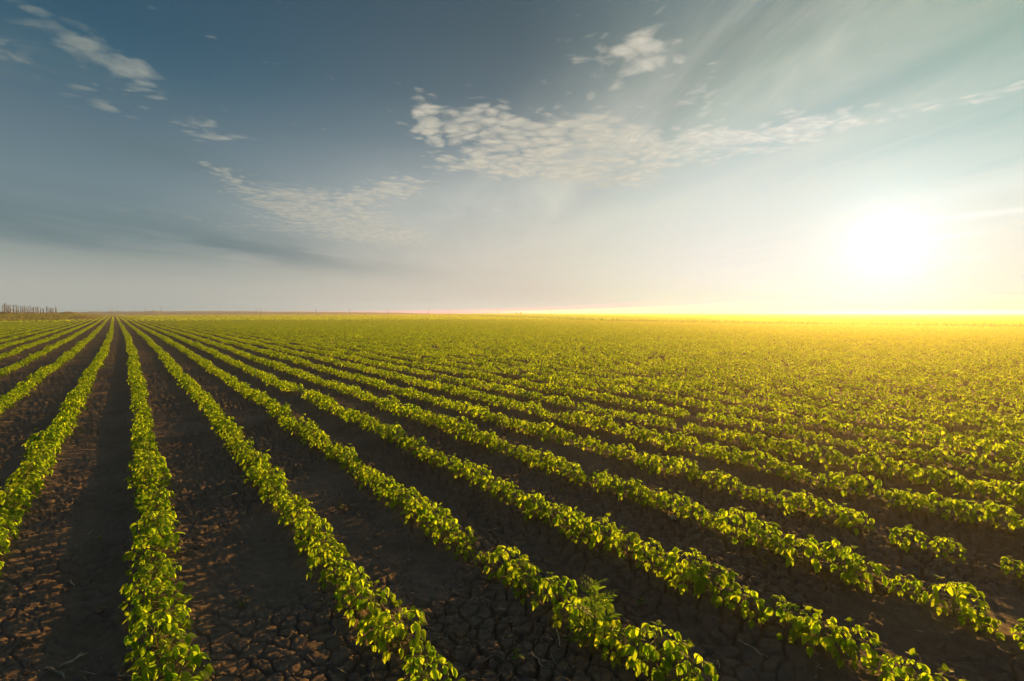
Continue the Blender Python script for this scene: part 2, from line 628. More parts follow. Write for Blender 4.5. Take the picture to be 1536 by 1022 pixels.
M_STONE = plain_mat('pale_clod', (0.16, 0.12, 0.09, 1), (0.34, 0.29, 0.24, 1), 30, 0.95, 0.004)
M_CLOD = plain_mat('brown_clod', (0.10, 0.066, 0.045, 1), (0.20, 0.135, 0.09, 1), 40, 0.95, 0.004)
M_STEEL = plain_mat('weathered_steel', (0.16, 0.16, 0.17, 1), (0.24, 0.24, 0.25, 1), 2, 0.6)
M_HILL = plain_mat('hill_haze_tint', (0.42, 0.48, 0.55, 1), (0.50, 0.55, 0.60, 1), 0.01, 1.0)  # pale blue is distance haze painted into the hill colour
M_BANK = plain_mat('dry_bank', (0.30, 0.20, 0.11, 1), (0.20, 0.17, 0.06, 1), 0.12, 1.0)


def soil_mat():
    m, t, out = new_mat('field_soil')
    geo = t.new('ShaderNodeNewGeometry')
    pos = geo.outputs['Position']
    n1 = t.noise(pos, 1.7, 5, 0.65)
    n2 = t.noise(pos, 22.0, 5, 0.7)
    n3 = t.noise(pos, 0.55, 3, 0.6)
    f = t.m('ADD', t.m('MULTIPLY', n1, 0.55), t.m('MULTIPLY', n2, 0.45))
    soil = t.ramp(f, [(0.30, (0.094, 0.068, 0.050, 1)), (0.50, (0.166, 0.118, 0.086, 1)), (0.68, (0.232, 0.165, 0.120, 1))])
    dry = t.m('MULTIPLY', t.smooth(n3, 0.52, 0.72), t.smooth(n2, 0.42, 0.62))
    soil = t.mix(t.m('MULTIPLY', dry, 0.6), soil, (0.22, 0.152, 0.10, 1))
    at = t.new('ShaderNodeAttribute', attribute_name='cover')
    sp = t.new('ShaderNodeSeparateColor')
    t.l.new(at.outputs['Color'], sp.inputs[0])
    crop, cereal, tan = sp.outputs
    n4 = t.noise(pos, 0.9, 3, 0.6)
    col = t.mix(crop, soil, t.mix(n4, (0.06, 0.085, 0.010, 1), (0.11, 0.13, 0.018, 1)))
    col = t.mix(cereal, col, t.mix(n4, (0.065, 0.12, 0.012, 1), (0.09, 0.15, 0.015, 1)))
    col = t.mix(tan, col, (0.24, 0.17, 0.06, 1))
    pb = t.new('ShaderNodeBsdfPrincipled')
    t.put(pb.inputs['Base Color'], col)
    pb.inputs['Roughness'].default_value = 0.95
    pb.inputs['Specular IOR Level'].default_value = 0.12
    b = t.new('ShaderNodeBump')
    b.inputs['Strength'].default_value = 0.7
    b.inputs['Distance'].default_value = 0.014
    n5 = t.noise(pos, 60.0, 6, 0.72)
    t.put(b.inputs['Height'], n5)
    t.l.new(b.outputs[0], pb.inputs['Normal'])
    t.l.new(pb.outputs[0], out.inputs[0])
    return m


M_SOIL = soil_mat()


# ------------------------------------------------------------------ ground: one sheet to the horizon
def build_ground():
    fa = np.arange(-58, 58.001, 0.092)
    ca = np.arange(58, 302, 4.0)[1:]
    ang = np.radians(np.concatenate([fa, ca]))
    inner = np.array([0.03, 0.2, 0.5, 0.8, 1.05])
    pxl = np.arange(640 / 1.25, 640 / 45.0, -0.92)
    mid = 640.0 / pxl
    outer = np.geomspace(46, 720, 40)
    rad = np.concatenate([inner, mid, outer])
    A, Rr = np.meshgrid(ang, rad)
    x = np.sin(A) * Rr
    y = np.cos(A) * Rr
    z = terrain(x, y)
    near = 1 - sstep(25, 50, Rr)
    lat, s = to_rows(x, y)
    idx = np.clip(np.searchsorted(ROW_X, lat), 1, len(ROW_X) - 1)
    t = (lat - ROW_X[idx - 1]) / (ROW_X[idx] - ROW_X[idx - 1])
    gap = np.mod(ROW_I[idx], 3) == 0
    track = np.where(gap, np.exp(-((t - 0.60) * 0.66 / 0.13) ** 2), 0)
    # clods
    crumb = sstep(-0.15, 0.25, fbm(x / 0.8, y / 0.8, 31, 2)) * (1 - 0.4 * track)
    c = 0.008 * fbm(x / 0.17, y / 0.17, 5, 3) + (0.007 * crumb + 0.004) * fbm(x / 0.050, y / 0.050, 9, 3, 0.65)
    z = z + near * c
    # drying cracks
    sel = Rr < 16
    xs, ys = x[sel], y[sel]
    wx = xs + 0.020 * fbm(xs / 0.06, ys / 0.06, 41, 2)
    wy = ys + 0.020 * fbm(xs / 0.06, ys / 0.06, 57, 2)
    f1, f2, cid = voro(wx / 0.072, wy / 0.072, 71)
    g1, g2, _ = voro(wx / 0.052 + 3.3, wy / 0.052, 83)
    amp = sstep(-0.42, 0.06, fbm(xs / 0.5, ys / 0.5, 91, 2)) * (1 - 0.45 * track[sel]) * (0.34 + 0.66 * sstep(0.1, 1.1, lat[sel]))
    e1 = (f2 - f1) * 0.072 * 0.5
    e2 = (g2 - g1) * 0.052 * 0.5
    wd = 0.0038 + 0.0045 * np.clip(fbm(xs / 0.2, ys / 0.2, 97, 2) + 0.3, 0, 1)
    z1 = -0.032 * amp * (1 - sstep(0.25, 1.0, e1 / wd))
    z2 = -0.006 * amp * (1 - sstep(0.2, 1.0, e2 / 0.0045))
    dome = 0.002 * amp * sstep(0, 0.022, e1) + 0.003 * amp * (cid - 0.5)
    zz = z.copy()
    zz[sel] += z1 + z2 + dome
    z = zz
    # far fields roll very gently
    z = z + 0.0
    nr, na = A.shape
    verts = np.stack([x, y, z], -1).reshape(-1, 3)
    i = np.arange(nr - 1)[:, None] * na
    j = np.arange(na)[None, :]
    jn = (j + 1) % na
    faces = np.stack([i + j, i + na + j, i + na + jn, i + jn], -1).reshape(-1, 4)[:, ::-1]
    me = mesh_np('ground', verts, faces, M_SOIL)
    crop = sstep(90, 260, Rr) * 1.0
    er = edge_r(np.where(A > math.pi, A - 2 * math.pi, A))
    cer = (Rr > er).astype(float)
    aa = np.where(A > math.pi, A - 2 * math.pi, A)
    left = ((aa < R(-38.6)) & (Rr > LEFT_END)).astype(float)
    crop = np.maximum(crop, left)
    tan = left * sstep(0.0, 0.2, fbm(x / 45.0, y / 45.0, 301, 2)) * 0.7
    cols = np.stack([crop, cer, tan, np.ones_like(crop)], -1).reshape(-1, 4).astype(np.float32)
    at = me.attributes.new('cover', 'FLOAT_COLOR', 'POINT')
    at.data.foreach_set('color', cols.ravel())
    g = put('ground', me)
    tag(g, 'dark cracked field soil between the crop rows reaching the horizon', 'ground', kind='structure')
    return g


build_ground()


# ------------------------------------------------------------------ bean plants
ST = np.array([0.0, 0.18, 0.45, 0.75, 1.0])
WP = np.array([0.10, 0.78, 1.0, 0.62, 0.04])


def leaflet(L, W, fold, droop, rs):
    """five stations, three verts across; returns verts along +x, face up +z"""
    vs = []
    for k in range(5):
        u = ST[k]
        a = droop * u
        cx = L * (math.sin(a) / max(droop, 1e-3)) if droop > 1e-3 else L * u
        cz = -L * (1 - math.cos(a)) / max(droop, 1e-3)
        hw = 0.5 * W * WP[k]
        for sgn in (-1, 0, 1):
            dz = abs(sgn) * hw * math.sin(fold)
            vs.append((cx - math.sin(a) * dz, sgn * hw * math.cos(fold), cz + math.cos(a) * dz + rs.uniform(-1, 1) * 0.0012))
    fs = []
    for k in range(4):
        b = k * 3
        fs += [(b, b + 3, b + 4, b + 1), (b + 1, b + 4, b + 5, b + 2)]
    return vs, fs


def bean_meshes(seed):
    rs = random.Random(seed)
    fol = MB()
    stem = MB()
    hgt = rs.uniform(0.108, 0.135)
    lean = Vector((rs.uniform(-.015, .015), rs.uniform(-.015, .015), 0))
    top = Vector((lean.x, lean.y, hgt))
    stem.tube([(0, 0, -0.03), (lean.x * .4, lean.y * .4, hgt * .5), top], [0.0032, 0.0026, 0.0016], 5)
    n = 29
    for i in range(n):
        u = (i + 0.5) / n
        za = hgt * (0.10 + 0.84 * u)
        phi = i * 2.399 + rs.uniform(-.4, .4)
        base = Vector((lean.x * za / hgt, lean.y * za / hgt, za))
        reach = (0.082 * math.sqrt(max(0.0, 1 - (u * .93) ** 2)) + 0.010) * rs.uniform(0.7, 1.12)
        rise = (0.012 + 0.026 * (1 - abs(u - .5))) * rs.uniform(0.6, 1.25)
        young = u > 0.93
        out = Vector((math.cos(phi), math.sin(phi), 0))
        node = base + out * reach + Vector((0, 0, rise))
        stem.tube([base, base + out * reach * .55 + Vector((0, 0, rise * .9)), node], [0.0014, 0.0011, 0.0009], 4, False)
        L = rs.uniform(0.030, 0.045) * (0.7 if young else 1.0)
        sag = rs.uniform(0.15, 1.05)
        for j, dphi in enumerate((0.0, 1.15, -1.15)):
            ll = L * (1.10 if j == 0 else 0.92)
            W = ll * rs.uniform(0.58, 0.78)
            pitch = -rs.uniform(0.2, 0.9) if young else sag + rs.uniform(-.2, .3)
            vs, fs = leaflet(ll, W, rs.uniform(0.10, 0.45), rs.uniform(0.3, 1.0), rs)
            m = Matrix.Translation(node) @ Matrix.Rotation(phi + dphi + rs.uniform(-.25, .25), 4, 'Z') @ Matrix.Rotation(pitch, 4, 'Y') @ Matrix.Rotation(rs.uniform(-.35, .35), 4, 'X')
            fol.add([m @ Vector(v) for v in vs], fs)
    return fol.mesh('foliage', M_LEAF), stem.mesh('stem', M_STEM)


NVAR = 14
BEAN = [bean_meshes(100 + k) for k in range(NVAR)]


def scatter_rows(rmin, rmax, spacing, amax_near, amax_far, jit=0.25):
    """points along every row inside a wedge seen from the field edge: returns row index, lat, s, x, y"""
    out = []
    amx = max(amax_near, amax_far)
    for i, X in zip(ROW_I, ROW_X):
        if abs(X) > rmax:
            continue
        smax = math.sqrt(rmax * rmax - X * X)
        nn = int(2 * smax / spacing) + 1
        k = np.arange(nn)
        rr = np.random.default_rng(1000 + int(i))
        s = -smax + (k + rr.uniform(-jit, jit, nn)) * spacing
        lat = X + rr.normal(0, 0.016, nn)
        x, y = from_rows(lat, s)
        r = np.hypot(x, y)
        a = np.abs(np.arctan2(x, y))
        ok = (r >= rmin) & (r < rmax) & (a < np.where(r < 12, amax_near, amax_far))
        ok &= in_crop(x, y)
        if ok.any():
            out.append(np.stack([np.full(ok.sum(), i), lat[ok], s[ok], x[ok], y[ok]], -1))
    return np.concatenate(out)


pts = scatter_rows(0.0, 86.0, 0.128, R(100), R(58))
# near the camera keep only what stands in or next to the frame
rr_ = np.hypot(pts[:, 3], pts[:, 4])
aa_ = np.abs(np.arctan2(pts[:, 3], pts[:, 4]))
pts = pts[(rr_ > 0.75) & ((aa_ < R(62)) | (rr_ < 5))]
rr_ = np.hypot(pts[:, 3], pts[:, 4])
N = len(pts)
vig = 1.0 + 0.24 * fbm(pts[:, 2] / 1.1 + pts[:, 0] * 7.7, pts[:, 0] * 3.1, 201, 2)
size = np.clip(0.83 * vig * rng.normal(1.0, 0.16, N), 0.5, 1.25)
size *= 1.0 + 0.08 * (1 - sstep(3.5, 7.0, rr_))
keep = (rng.uniform(size=N) > 0.025) | ((pts[:, 0] < 5) & (rr_ < 7))
keep &= ~((fbm(pts[:, 2] / 0.45 + pts[:, 0] * 3.3, pts[:, 0] * 5.7, 221, 1) < -0.46) & ((pts[:, 0] > 4) | ((pts[:, 0] > 0) & (rr_ > 7))))
# thin stretch in the fifth row right, at the right edge of the photograph
ppx, ppy = proj(pts[:, 3], pts[:, 4], 0.08)
thin = (pts[:, 0] == 5) & (ppx > 1310) & (ppx < 1600)
keep &= ~(thin & (rng.uniform(size=N) < 0.30))
size[thin] *= 0.84
hole = (pts[:, 0] == 2) & (np.hypot(ppx - 715, ppy - 815) < 22)
size[hole] *= 0.6
weed_xy = unproj(890, 985)
keep &= np.hypot(pts[:, 3] - weed_xy[0], pts[:, 4] - weed_xy[1]) > 0.055
pts, size, rr_, ppx, ppy = pts[keep], size[keep], rr_[keep], ppx[keep], ppy[keep]
N = len(pts)
var = rng.integers(0, NVAR, N)
rot = rng.uniform(0, 2 * math.pi, N)
tilt = rng.normal(0, 0.10, (N, 2))
zg = terrain(pts[:, 3], pts[:, 4]) - 0.004
# width on the picture, to choose the 300 that show largest
halfpx = 0.12 * size * 768 / np.maximum(rr_, 0.3)
inframe = (ppx > -0.7 * halfpx) & (ppx < 1536 + 0.7 * halfpx) & (ppy > 0) & (ppy < 1022 + 0.7 * halfpx) & (pts[:, 4] > 0.2)
cand = np.where(inframe)[0]
cand = cand[np.argsort(rr_[cand])][:298]
single = np.zeros(N, bool)
single[cand] = True

ONES = ['', 'first', 'second', 'third', 'fourth', 'fifth', 'sixth', 'seventh', 'eighth', 'ninth', 'tenth', 'eleventh', 'twelfth', 'thirteenth', 'fourteenth', 'fifteenth', 'sixteenth', 'seventeenth', 'eighteenth', 'nineteenth']
TENS = {20: 'twenty', 30: 'thirty', 40: 'forty', 50: 'fifty', 60: 'sixty', 70: 'seventy', 80: 'eighty', 90: 'ninety'}
TENTH = {20: 'twentieth', 30: 'thirtieth', 40: 'fortieth', 50: 'fiftieth', 60: 'sixtieth', 70: 'seventieth', 80: 'eightieth', 90: 'ninetieth'}


def ordinal(k):
    if k < 20:
        return ONES[k]
    t = k // 10 * 10
    return TENTH[t] if k == t else TENS[t] + '-' + ONES[k - t]


def row_name(i):
    if i == 0:
        return 'the near upright row at left'
    return f"{ordinal(abs(i))} row {'right' if i > 0 else 'left'} of the near upright row"


order = {}
for k in sorted(cand, key=lambda q: (pts[q, 0], pts[q, 2])):
    order.setdefault(int(pts[k, 0]), []).append(k)
first_of = [None] * NVAR
for i, ks in order.items():
    k0 = ks[0]
    edge = 'left' if ppx[k0] < 40 else 'right' if (ppx[k0] > 1490 and ppy[k0] < 1000) else 'bottom'
    for j, k in enumerate(ks):
        v = int(var[k])
        look = 'small' if size[k] < 0.74 else 'bushy' if size[k] > 1.04 else 'leafy'
        e = empty('bean_plant', (pts[k, 3], pts[k, 4], zg[k]), rot[k], float(size[k]))
        e.rotation_euler = (tilt[k, 0], tilt[k, 1], rot[k])
        tag(e, f'{look} bean plant, {ordinal(j + 1)} from the {edge} edge, {row_name(i)}', 'bean plant', 'bean plants in the near crop rows')
        f = put('foliage', BEAN[v][0], e)
        put('stem', BEAN[v][1], e)
        if first_of[v] is None:
            first_of[v] = f


# ------------------------------------------------------------------ the rest of the crop: one object
def leaf_quads(x, y, z, sz, tiltmax=1.2, seed=0, aspect=0.75):
    r = np.random.default_rng(seed)
    n = len(x)
    phi = r.uniform(0, 2 * np.pi, n)
    th = r.uniform(0.35, tiltmax, n)
    nx, ny, nz = np.sin(th) * np.cos(phi), np.sin(th) * np.sin(phi), np.cos(th)
    nrm = np.stack([nx, ny, nz], -1)
    ref = np.stack([np.cos(phi + 1.3), np.sin(phi + 1.3), np.zeros(n)], -1)
    a = np.cross(nrm, ref)
    a /= np.linalg.norm(a, axis=1)[:, None] + 1e-9
    b = np.cross(nrm, a)
    c = np.stack([x, y, z], -1)
    h = (sz * 0.5)[:, None]
    q = np.stack([c - a * h, c + b * h * aspect, c + a * h, c - b * h * aspect], 1)
    return q.reshape(-1, 3)


def far_crop():
    vs = []
    for (r0, r1, step, dens, sz_, tl_) in ((84, 160, 0.25, 3, 1.25, 1.10), (160, 310, 0.36, 2, 1.7, 1.05)):
        p = scatter_rows(r0, r1, step, R(56), R(56), 0.5)
        for d in range(dens):
            r = np.random.default_rng(int(r0) + d)
            n = len(p)
            along = r.uniform(-step / 2, step / 2, n)
            across = r.normal(0, 0.05, n)
            x = p[:, 3] + DV[0] * along + NV[0] * across
            y = p[:, 4] + DV[1] * along + NV[1] * across
            vig = 1 + 0.35 * fbm(p[:, 2] / 1.4, p[:, 0] * 3.1, 201, 2)
            z = r.uniform(0.06, 0.17, n) * vig
            vs.append(leaf_quads(x, y, z, (0.10 + 0.05 * r.uniform(size=n)) * sz_, tl_, 77 + d + int(r0)))
    return np.concatenate(vs)


fq = far_crop()
rest = np.where(~single)[0]
nq = len(fq)
allv = np.concatenate([fq, np.stack([pts[rest, 3], pts[rest, 4], zg[rest]], -1)])
me = mesh_np('bean_crop', allv, np.arange(nq).reshape(-1, 4), M_LEAF)
nv = len(allv)


def attr(name, typ, arr, field):
    a = me.attributes.new(name, typ, 'POINT')
    a.data.foreach_set(field, np.ascontiguousarray(arr).ravel())


flag = np.zeros(nv, np.int32); flag[nq:] = 1
vv = np.zeros(nv, np.int32); vv[nq:] = var[rest]
rv = np.zeros((nv, 3), np.float32); rv[nq:, 0] = tilt[rest, 0]; rv[nq:, 1] = tilt[rest, 1]; rv[nq:, 2] = rot[rest]
sv = np.ones(nv, np.float32); sv[nq:] = size[rest]
attr('plant', 'INT', flag, 'value')
attr('variant', 'INT', vv, 'value')
attr('turn', 'FLOAT_VECTOR', rv, 'vector')
attr('vigour', 'FLOAT', sv, 'value')
crop = put('bean_crop', me)
tag(crop, 'young bean crop in long rows filling the field behind the nearest plants', 'crop', kind='stuff')


def crop_nodes():
    g = bpy.data.node_groups.new('crop_plants', 'GeometryNodeTree')
    g.interface.new_socket('Geometry', in_out='INPUT', socket_type='NodeSocketGeometry')
    g.interface.new_socket('Geometry', in_out='OUTPUT', socket_type='NodeSocketGeometry')
    n, l = g.nodes, g.links
    gi, go = n.new('NodeGroupInput'), n.new('NodeGroupOutput')

    def na(name, typ):
        q = n.new('GeometryNodeInputNamedAttribute')
        q.data_type = typ
        q.inputs[0].default_value = name
        return q.outputs[0]
    sep = n.new('GeometryNodeSeparateGeometry')
    sep.domain = 'POINT'
    l.new(gi.outputs[0], sep.inputs[0])
    l.new(na('plant', 'INT'), sep.inputs[1])
    join = n.new('GeometryNodeJoinGeometry')
    for o in reversed(first_of):
        oi = n.new('GeometryNodeObjectInfo')
        oi.transform_space = 'ORIGINAL'
        oi.inputs['Object'].default_value = o
        oi.inputs['As Instance'].default_value = True
        l.new(oi.outputs['Geometry'], join.inputs[0])
    ins = n.new('GeometryNodeInstanceOnPoints')
    l.new(sep.outputs[0], ins.inputs['Points'])
    l.new(join.outputs[0], ins.inputs['Instance'])
    ins.inputs['Pick Instance'].default_value = True
    l.new(na('variant', 'INT'), ins.inputs['Instance Index'])
    l.new(na('turn', 'FLOAT_VECTOR'), ins.inputs['Rotation'])
    l.new(na('vigour', 'FLOAT'), ins.inputs['Scale'])
    j2 = n.new('GeometryNodeJoinGeometry')
    l.new(ins.outputs[0], j2.inputs[0])
    l.new(sep.outputs[1], j2.inputs[0])
    l.new(j2.outputs[0], go.inputs[0])
    md = crop.modifiers.new('plants', 'NODES')
    md.node_group = g


crop_nodes()


# ------------------------------------------------------------------ cereal beyond the field edge, grass on the far left
def blades(x, y, hgt, wid, mat, name, seed):
    r = np.random.default_rng(seed)
    n = len(x)
    phi = r.uniform(0, np.pi, n)
    lx, ly = r.normal(0, 0.25, n) * hgt, r.normal(0, 0.25, n) * hgt  # lean
    ax, ay = np.cos(phi) * wid * .5, np.sin(phi) * wid * .5
    z0 = terrain(x, y)
    hgt = hgt + z0
    q = np.stack([np.stack([x - ax, y - ay, z0], -1), np.stack([x + ax, y + ay, z0], -1),
                  np.stack([x + lx + ax * .5, y + ly + ay * .5, hgt], -1), np.stack([x + lx - ax * .5, y + ly - ay * .5, hgt], -1)], 1)
    me = mesh_np(name, q.reshape(-1, 3), np.arange(4 * n).reshape(-1, 4), mat)
    return put(name, me)


def wedge(n, a0, a1, r0, r1, seed, power=1.0):
    r = np.random.default_rng(seed)
    a = r.uniform(a0, a1, n)
    u = r.uniform(size=n)
    rad = 1.0 / (1 / r0 + (1 / r1 - 1 / r0) * u) if power == 0 else r0 * (r1 / r0) ** u
    return np.sin(a) * rad, np.cos(a) * rad, rad, a


x, y, rad, a = wedge(330000, R(-14), R(58), 40, 420, 3)
ok = rad > edge_r(a) * 1.01
x, y, rad = x[ok], y[ok], rad[ok]
r = np.random.default_rng(8)
n_ = len(x)
tag(blades(x, y, r.uniform(0.26, 0.40, n_) * (1 + .15 * vnoise(x / 6, y / 6, 5)), 0.035 + 0.0011 * rad, M_CEREAL, 'cereal_crop', 4),
    'bright green cereal standing as a strip under the horizon at right', 'cereal', kind='stuff')
x, y, rad, a = wedge(70000, R(-58), R(-37.0), LEFT_END, 330, 13)
ok = ~in_crop(x, y)
x, y, rad = x[ok], y[ok], rad[ok]
n_ = len(x)
tag(blades(x, y, r.uniform(0.08, 0.28, n_), 0.04 + 0.0010 * rad, M_GRASS, 'rough_grass', 14),
    'rough yellowish grass below the bare trees at far left', 'grass', kind='stuff')


# ------------------------------------------------------------------ straw litter, twigs, clods, weeds
def straw_litter():
    n = 3400
    r = np.random.default_rng(21)
    a = r.uniform(R(-52), R(52), n)
    rad = 1.4 * (9 / 1.4) ** r.uniform(size=n)
    x, y = np.sin(a) * rad, np.cos(a) * rad
    keep = fbm(x / 0.7, y / 0.7, 401, 2) > -0.12
    x, y = x[keep], y[keep]
    n = len(x)
    L = np.clip(r.lognormal(-3.9, 0.5, n), 0.006, 0.06)
    ph = r.uniform(0, 2 * np.pi, n)
    el = r.normal(0.1, 0.25, n)
    z = terrain(x, y) + 0.006
    d = np.stack([np.cos(ph) * np.cos(el), np.sin(ph) * np.cos(el), np.sin(el)], -1)
    sd = np.stack([-np.sin(ph), np.cos(ph), np.zeros(n)], -1)
    up = np.cross(d, sd) * -1
    c = np.stack([x, y, z + np.abs(np.sin(el)) * L * .4], -1)
    wv = r.uniform(0.0007, 0.0017, n)[:, None]
    vs = []
    for e in (-.5, .5):
        for k in range(3):
            t = k * 2.0944
            vs.append(c + d * (L * e)[:, None] + (sd * math.cos(t) + up * math.sin(t)) * wv)
    v = np.stack(vs, 1).reshape(-1, 3)
    b = (np.arange(n) * 6)[:, None, None]
    f = np.array([[0, 1, 4, 3], [1, 2, 5, 4], [2, 0, 3, 5]])[None]
    me = mesh_np('straw_litter', v, (b + f).reshape(-1, 4), M_STRAW)
    tag(put('straw_litter', me), 'short bits of dry straw scattered over the bare soil', 'straw', kind='stuff')


straw_litter()

def soil_crumbs():
    n = 5200
    r = np.random.default_rng(33)
    a = r.uniform(R(-52), R(52), n)
    rad = 1.3 * (8 / 1.3) ** r.uniform(size=n)
    x, y = np.sin(a) * rad, np.cos(a) * rad
    keep = fbm(x / 0.5, y / 0.5, 431, 2) > -0.05
    x, y = x[keep], y[keep]
    n = len(x)
    sz = np.clip(r.lognormal(-5.35, 0.45, n), 0.0025, 0.012)
    z = terrain(x, y) + 0.25 * sz + 0.002
    d = np.array([[1, 0, 0], [-1, 0, 0], [0, 1, 0], [0, -1, 0], [0, 0, 1], [0, 0, -1]], float)
    k = r.uniform(0.6, 1.35, (n, 6, 1))
    t = r.uniform(0, 2 * np.pi, n)
    c, s_ = np.cos(t), np.sin(t)
    v = d[None] * k * sz[:, None, None]
    vx = v[..., 0] * c[:, None] - v[..., 1] * s_[:, None]
    vy = v[..., 0] * s_[:, None] + v[..., 1] * c[:, None]
    v = np.stack([vx + x[:, None], vy + y[:, None], v[..., 2] * 0.7 + z[:, None]], -1).reshape(-1, 3)
    f = np.array([[0, 2, 4], [2, 1, 4], [1, 3, 4], [3, 0, 4], [2, 0, 5], [1, 2, 5], [3, 1, 5], [0, 3, 5]])
    f = (f[None] + (np.arange(n) * 6)[:, None, None]).reshape(-1, 3)
    me = mesh_np('soil_crumbs', v, f, M_CLOD, False)
    tag(put('soil_crumbs', me), 'loose crumbs of dry earth lying over the cracked soil', 'soil crumbs', kind='stuff')


TWIGS = [  # x, y in the photograph, direction in degrees there, length in metres, label
    (108, 866, 65, 0.085, 'crooked dark twig on bare soil left of the near upright row'),
    (82, 1000, 25, 0.13, 'thick grey twig lying at the bottom left corner of the field'),
    (108, 980, -25, 0.10, 'thin pale stalk beside the thick twig in the bottom left corner'),
    (135, 790, -40, 0.08, 'fine bent stalk lying in the wheel track left of the upright row'),
    (345, 742, -20, 0.12, 'long pale straw across the soil between the first two near rows'),
    (372, 786, 50, 0.05, 'short pale stalk on crumbly soil right of the upright row'),
    (280, 700, -70, 0.06, 'whitish stalk leaning on soil right of the upright row'),
    (838, 965, 80, 0.07, 'pale curved stalk standing left of the lobed weed'),
    (835, 950, 75, 0.05, 'small whitish stalk just above the pale curved one near the weed'),
    (1130, 968, 30, 0.12, 'long thin stem lying on cracked soil at the lower right'),
    (1078, 990, 80, 0.05, 'short upright stalk on cracked soil beside the lower right row'),
    (990, 925, 75, 0.045, 'whitish straw on cracked soil right of the lobed weed'),
    (806, 990, 55, 0.09, 'pale forked straw near the bottom edge left of the lobed weed'),
    (735, 785, -15, 0.07, 'straw lying flat on cracked soil in the middle foreground'),
    (660, 680, -60, 0.06, 'pale straw on soil right of the second row'),
    (1185, 780, -20, 0.10, 'arched pale straw between two rows at right'),
    (830, 990, 60, 0.06, 'small grey stick at the bottom edge near the lobed weed'),
    (575, 928, -5, 0.07, 'brownish stick on cracked soil right of the first row'),
]


def twig(px, py, ang, L, label):
    x, y = unproj(px, py)
    x2, y2 = unproj(px + 20 * math.cos(R(ang)), py + 20 * math.sin(R(ang)))
    d = Vector((x2 - x, y2 - y, 0)).normalized()
    sd = Vector((-d.y, d.x, 0))
    z = gz(x, y) + 0.008
    rs = random.Random(int(px * 7 + py))
    b = MB()
    P = []
    for k in range(5):
        t = k / 4 - .5
        P.append(d * L * t + sd * rs.uniform(-.06, .06) * L + Vector((0, 0, rs.uniform(0, .004) + 0.10 * L * (.25 - t * t))))
    rad = 0.0014 + 0.012 * L
    if 'thick' in label or 'dark' in label:
        rad *= 1.7
    b.tube(P, [rad, rad * 1.05, rad * .9, rad * .75, rad * .5], 6)
    if 'forked' in label or 'thick' in label:
        b.tube([P[2], P[2] + d * L * .2 + sd * L * .16, P[2] + d * L * .34 + sd * L * .22 + Vector((0, 0, .006))], [rad * .6, rad * .5, rad * .3], 5)
    dark = any(k in label for k in ('dark', 'grey', 'brownish'))
    o = put('twig' if dark else 'straw_stalk', b.mesh('twig', M_TWIG if dark else M_STRAW), None, (x, y, z))
    tag(o, label, 'twig' if dark else 'straw')


soil_crumbs()
for tw in TWIGS:
    twig(*tw)


def clod(px, py, r0, label, mat=M_STONE):
    x, y = unproj(px, py)
    import bmesh
    bm = bmesh.new()
    bmesh.ops.create_icosphere(bm, subdivisions=3, radius=r0)
    rs = int(px)
    for v in bm.verts:
        c = v.co
        k = 1 + 0.5 * float(vnoise(np.array([c.x / r0 * 1.4 + rs]), np.array([c.y / r0 * 1.4 + c.z / r0 * 2.1]), 9)[0]) + 0.25 * float(vnoise(np.array([c.x / r0 * 4 + rs]), np.array([c.y / r0 * 4 + c.z / r0 * 5]), 19)[0])
        v.co = Vector((c.x * 1.3, c.y, c.z * 0.6)) * k
    me = bpy.data.meshes.new('clod')
    bm.to_mesh(me)
    bm.free()
    me.materials.append(mat)
    me.polygons.foreach_set('use_smooth', [True] * len(me.polygons))
    o = put('soil_clod', me, None, (x, y, gz(x, y) + r0 * .2))
    o.rotation_euler = (0, 0, px)
    tag(o, label, 'clod')


clod(1010, 783, 0.022, 'pale greyish clod between the third and fourth rows in the right foreground')
clod(300, 815, 0.022, 'reddish brown clod beside a dark hole right of the upright row', M_CLOD)
clod(1120, 818, 0.016, 'small brown clod at the foot of the fourth row right', M_CLOD)
clod(690, 945, 0.018, 'brown clod on cracked soil between first and second rows at bottom', M_CLOD)
clod(150, 905, 0.020, 'dark brown clod in the wheel track at lower left', M_CLOD)


def seedling(px, py, s, kind, label):
    x, y = unproj(px, py)
    rs = random.Random(int(px + 3 * py))
    e = empty('weed_seedling' if kind == 'leaf' else 'grass_tuft', (x, y, gz(x, y)), rs.uniform(0, 6), 1.0)
    tag(e, label, 'weed' if kind == 'leaf' else 'grass tuft')
    f, st = MB(), MB()
    if kind == 'leaf':
        st.tube([(0, 0, -.01), (0.002, 0, s * .5), (0.003, 0.002, s)], [0.0018, .0014, .001], 5)
        for i in range(7):
            phi = i * 2.4 + rs.uniform(-.3, .3)
            zz = s * (0.35 + 0.62 * i / 6)
            L = s * rs.uniform(.45, .75) * (1 - .05 * i)
            vs, fs = leaflet(L, L * .5, .2, rs.uniform(.2, .9), rs)
            m = Matrix.Translation((0, 0, zz)) @ Matrix.Rotation(phi, 4, 'Z') @ Matrix.Rotation(rs.uniform(-.7, .1), 4, 'Y')
            f.add([m @ Vector(v) for v in vs], fs)
        put('stem', st.mesh('stem', M_STEM), e)
        put('foliage', f.mesh('foliage', M_WEED), e)
    else:
        for i in range(11):
            phi = rs.uniform(0, 6.28)
            vs, fs = leaflet(s * rs.uniform(.6, 1.2), 0.004, .1, rs.uniform(.3, 1.3), rs)
            m = Matrix.Rotation(phi, 4, 'Z') @ Matrix.Rotation(rs.uniform(-1.5, -.7), 4, 'Y')
            f.add([m @ Vector(v) for v in vs], fs)
        put('blades', f.mesh('blades', M_GRASS), e)


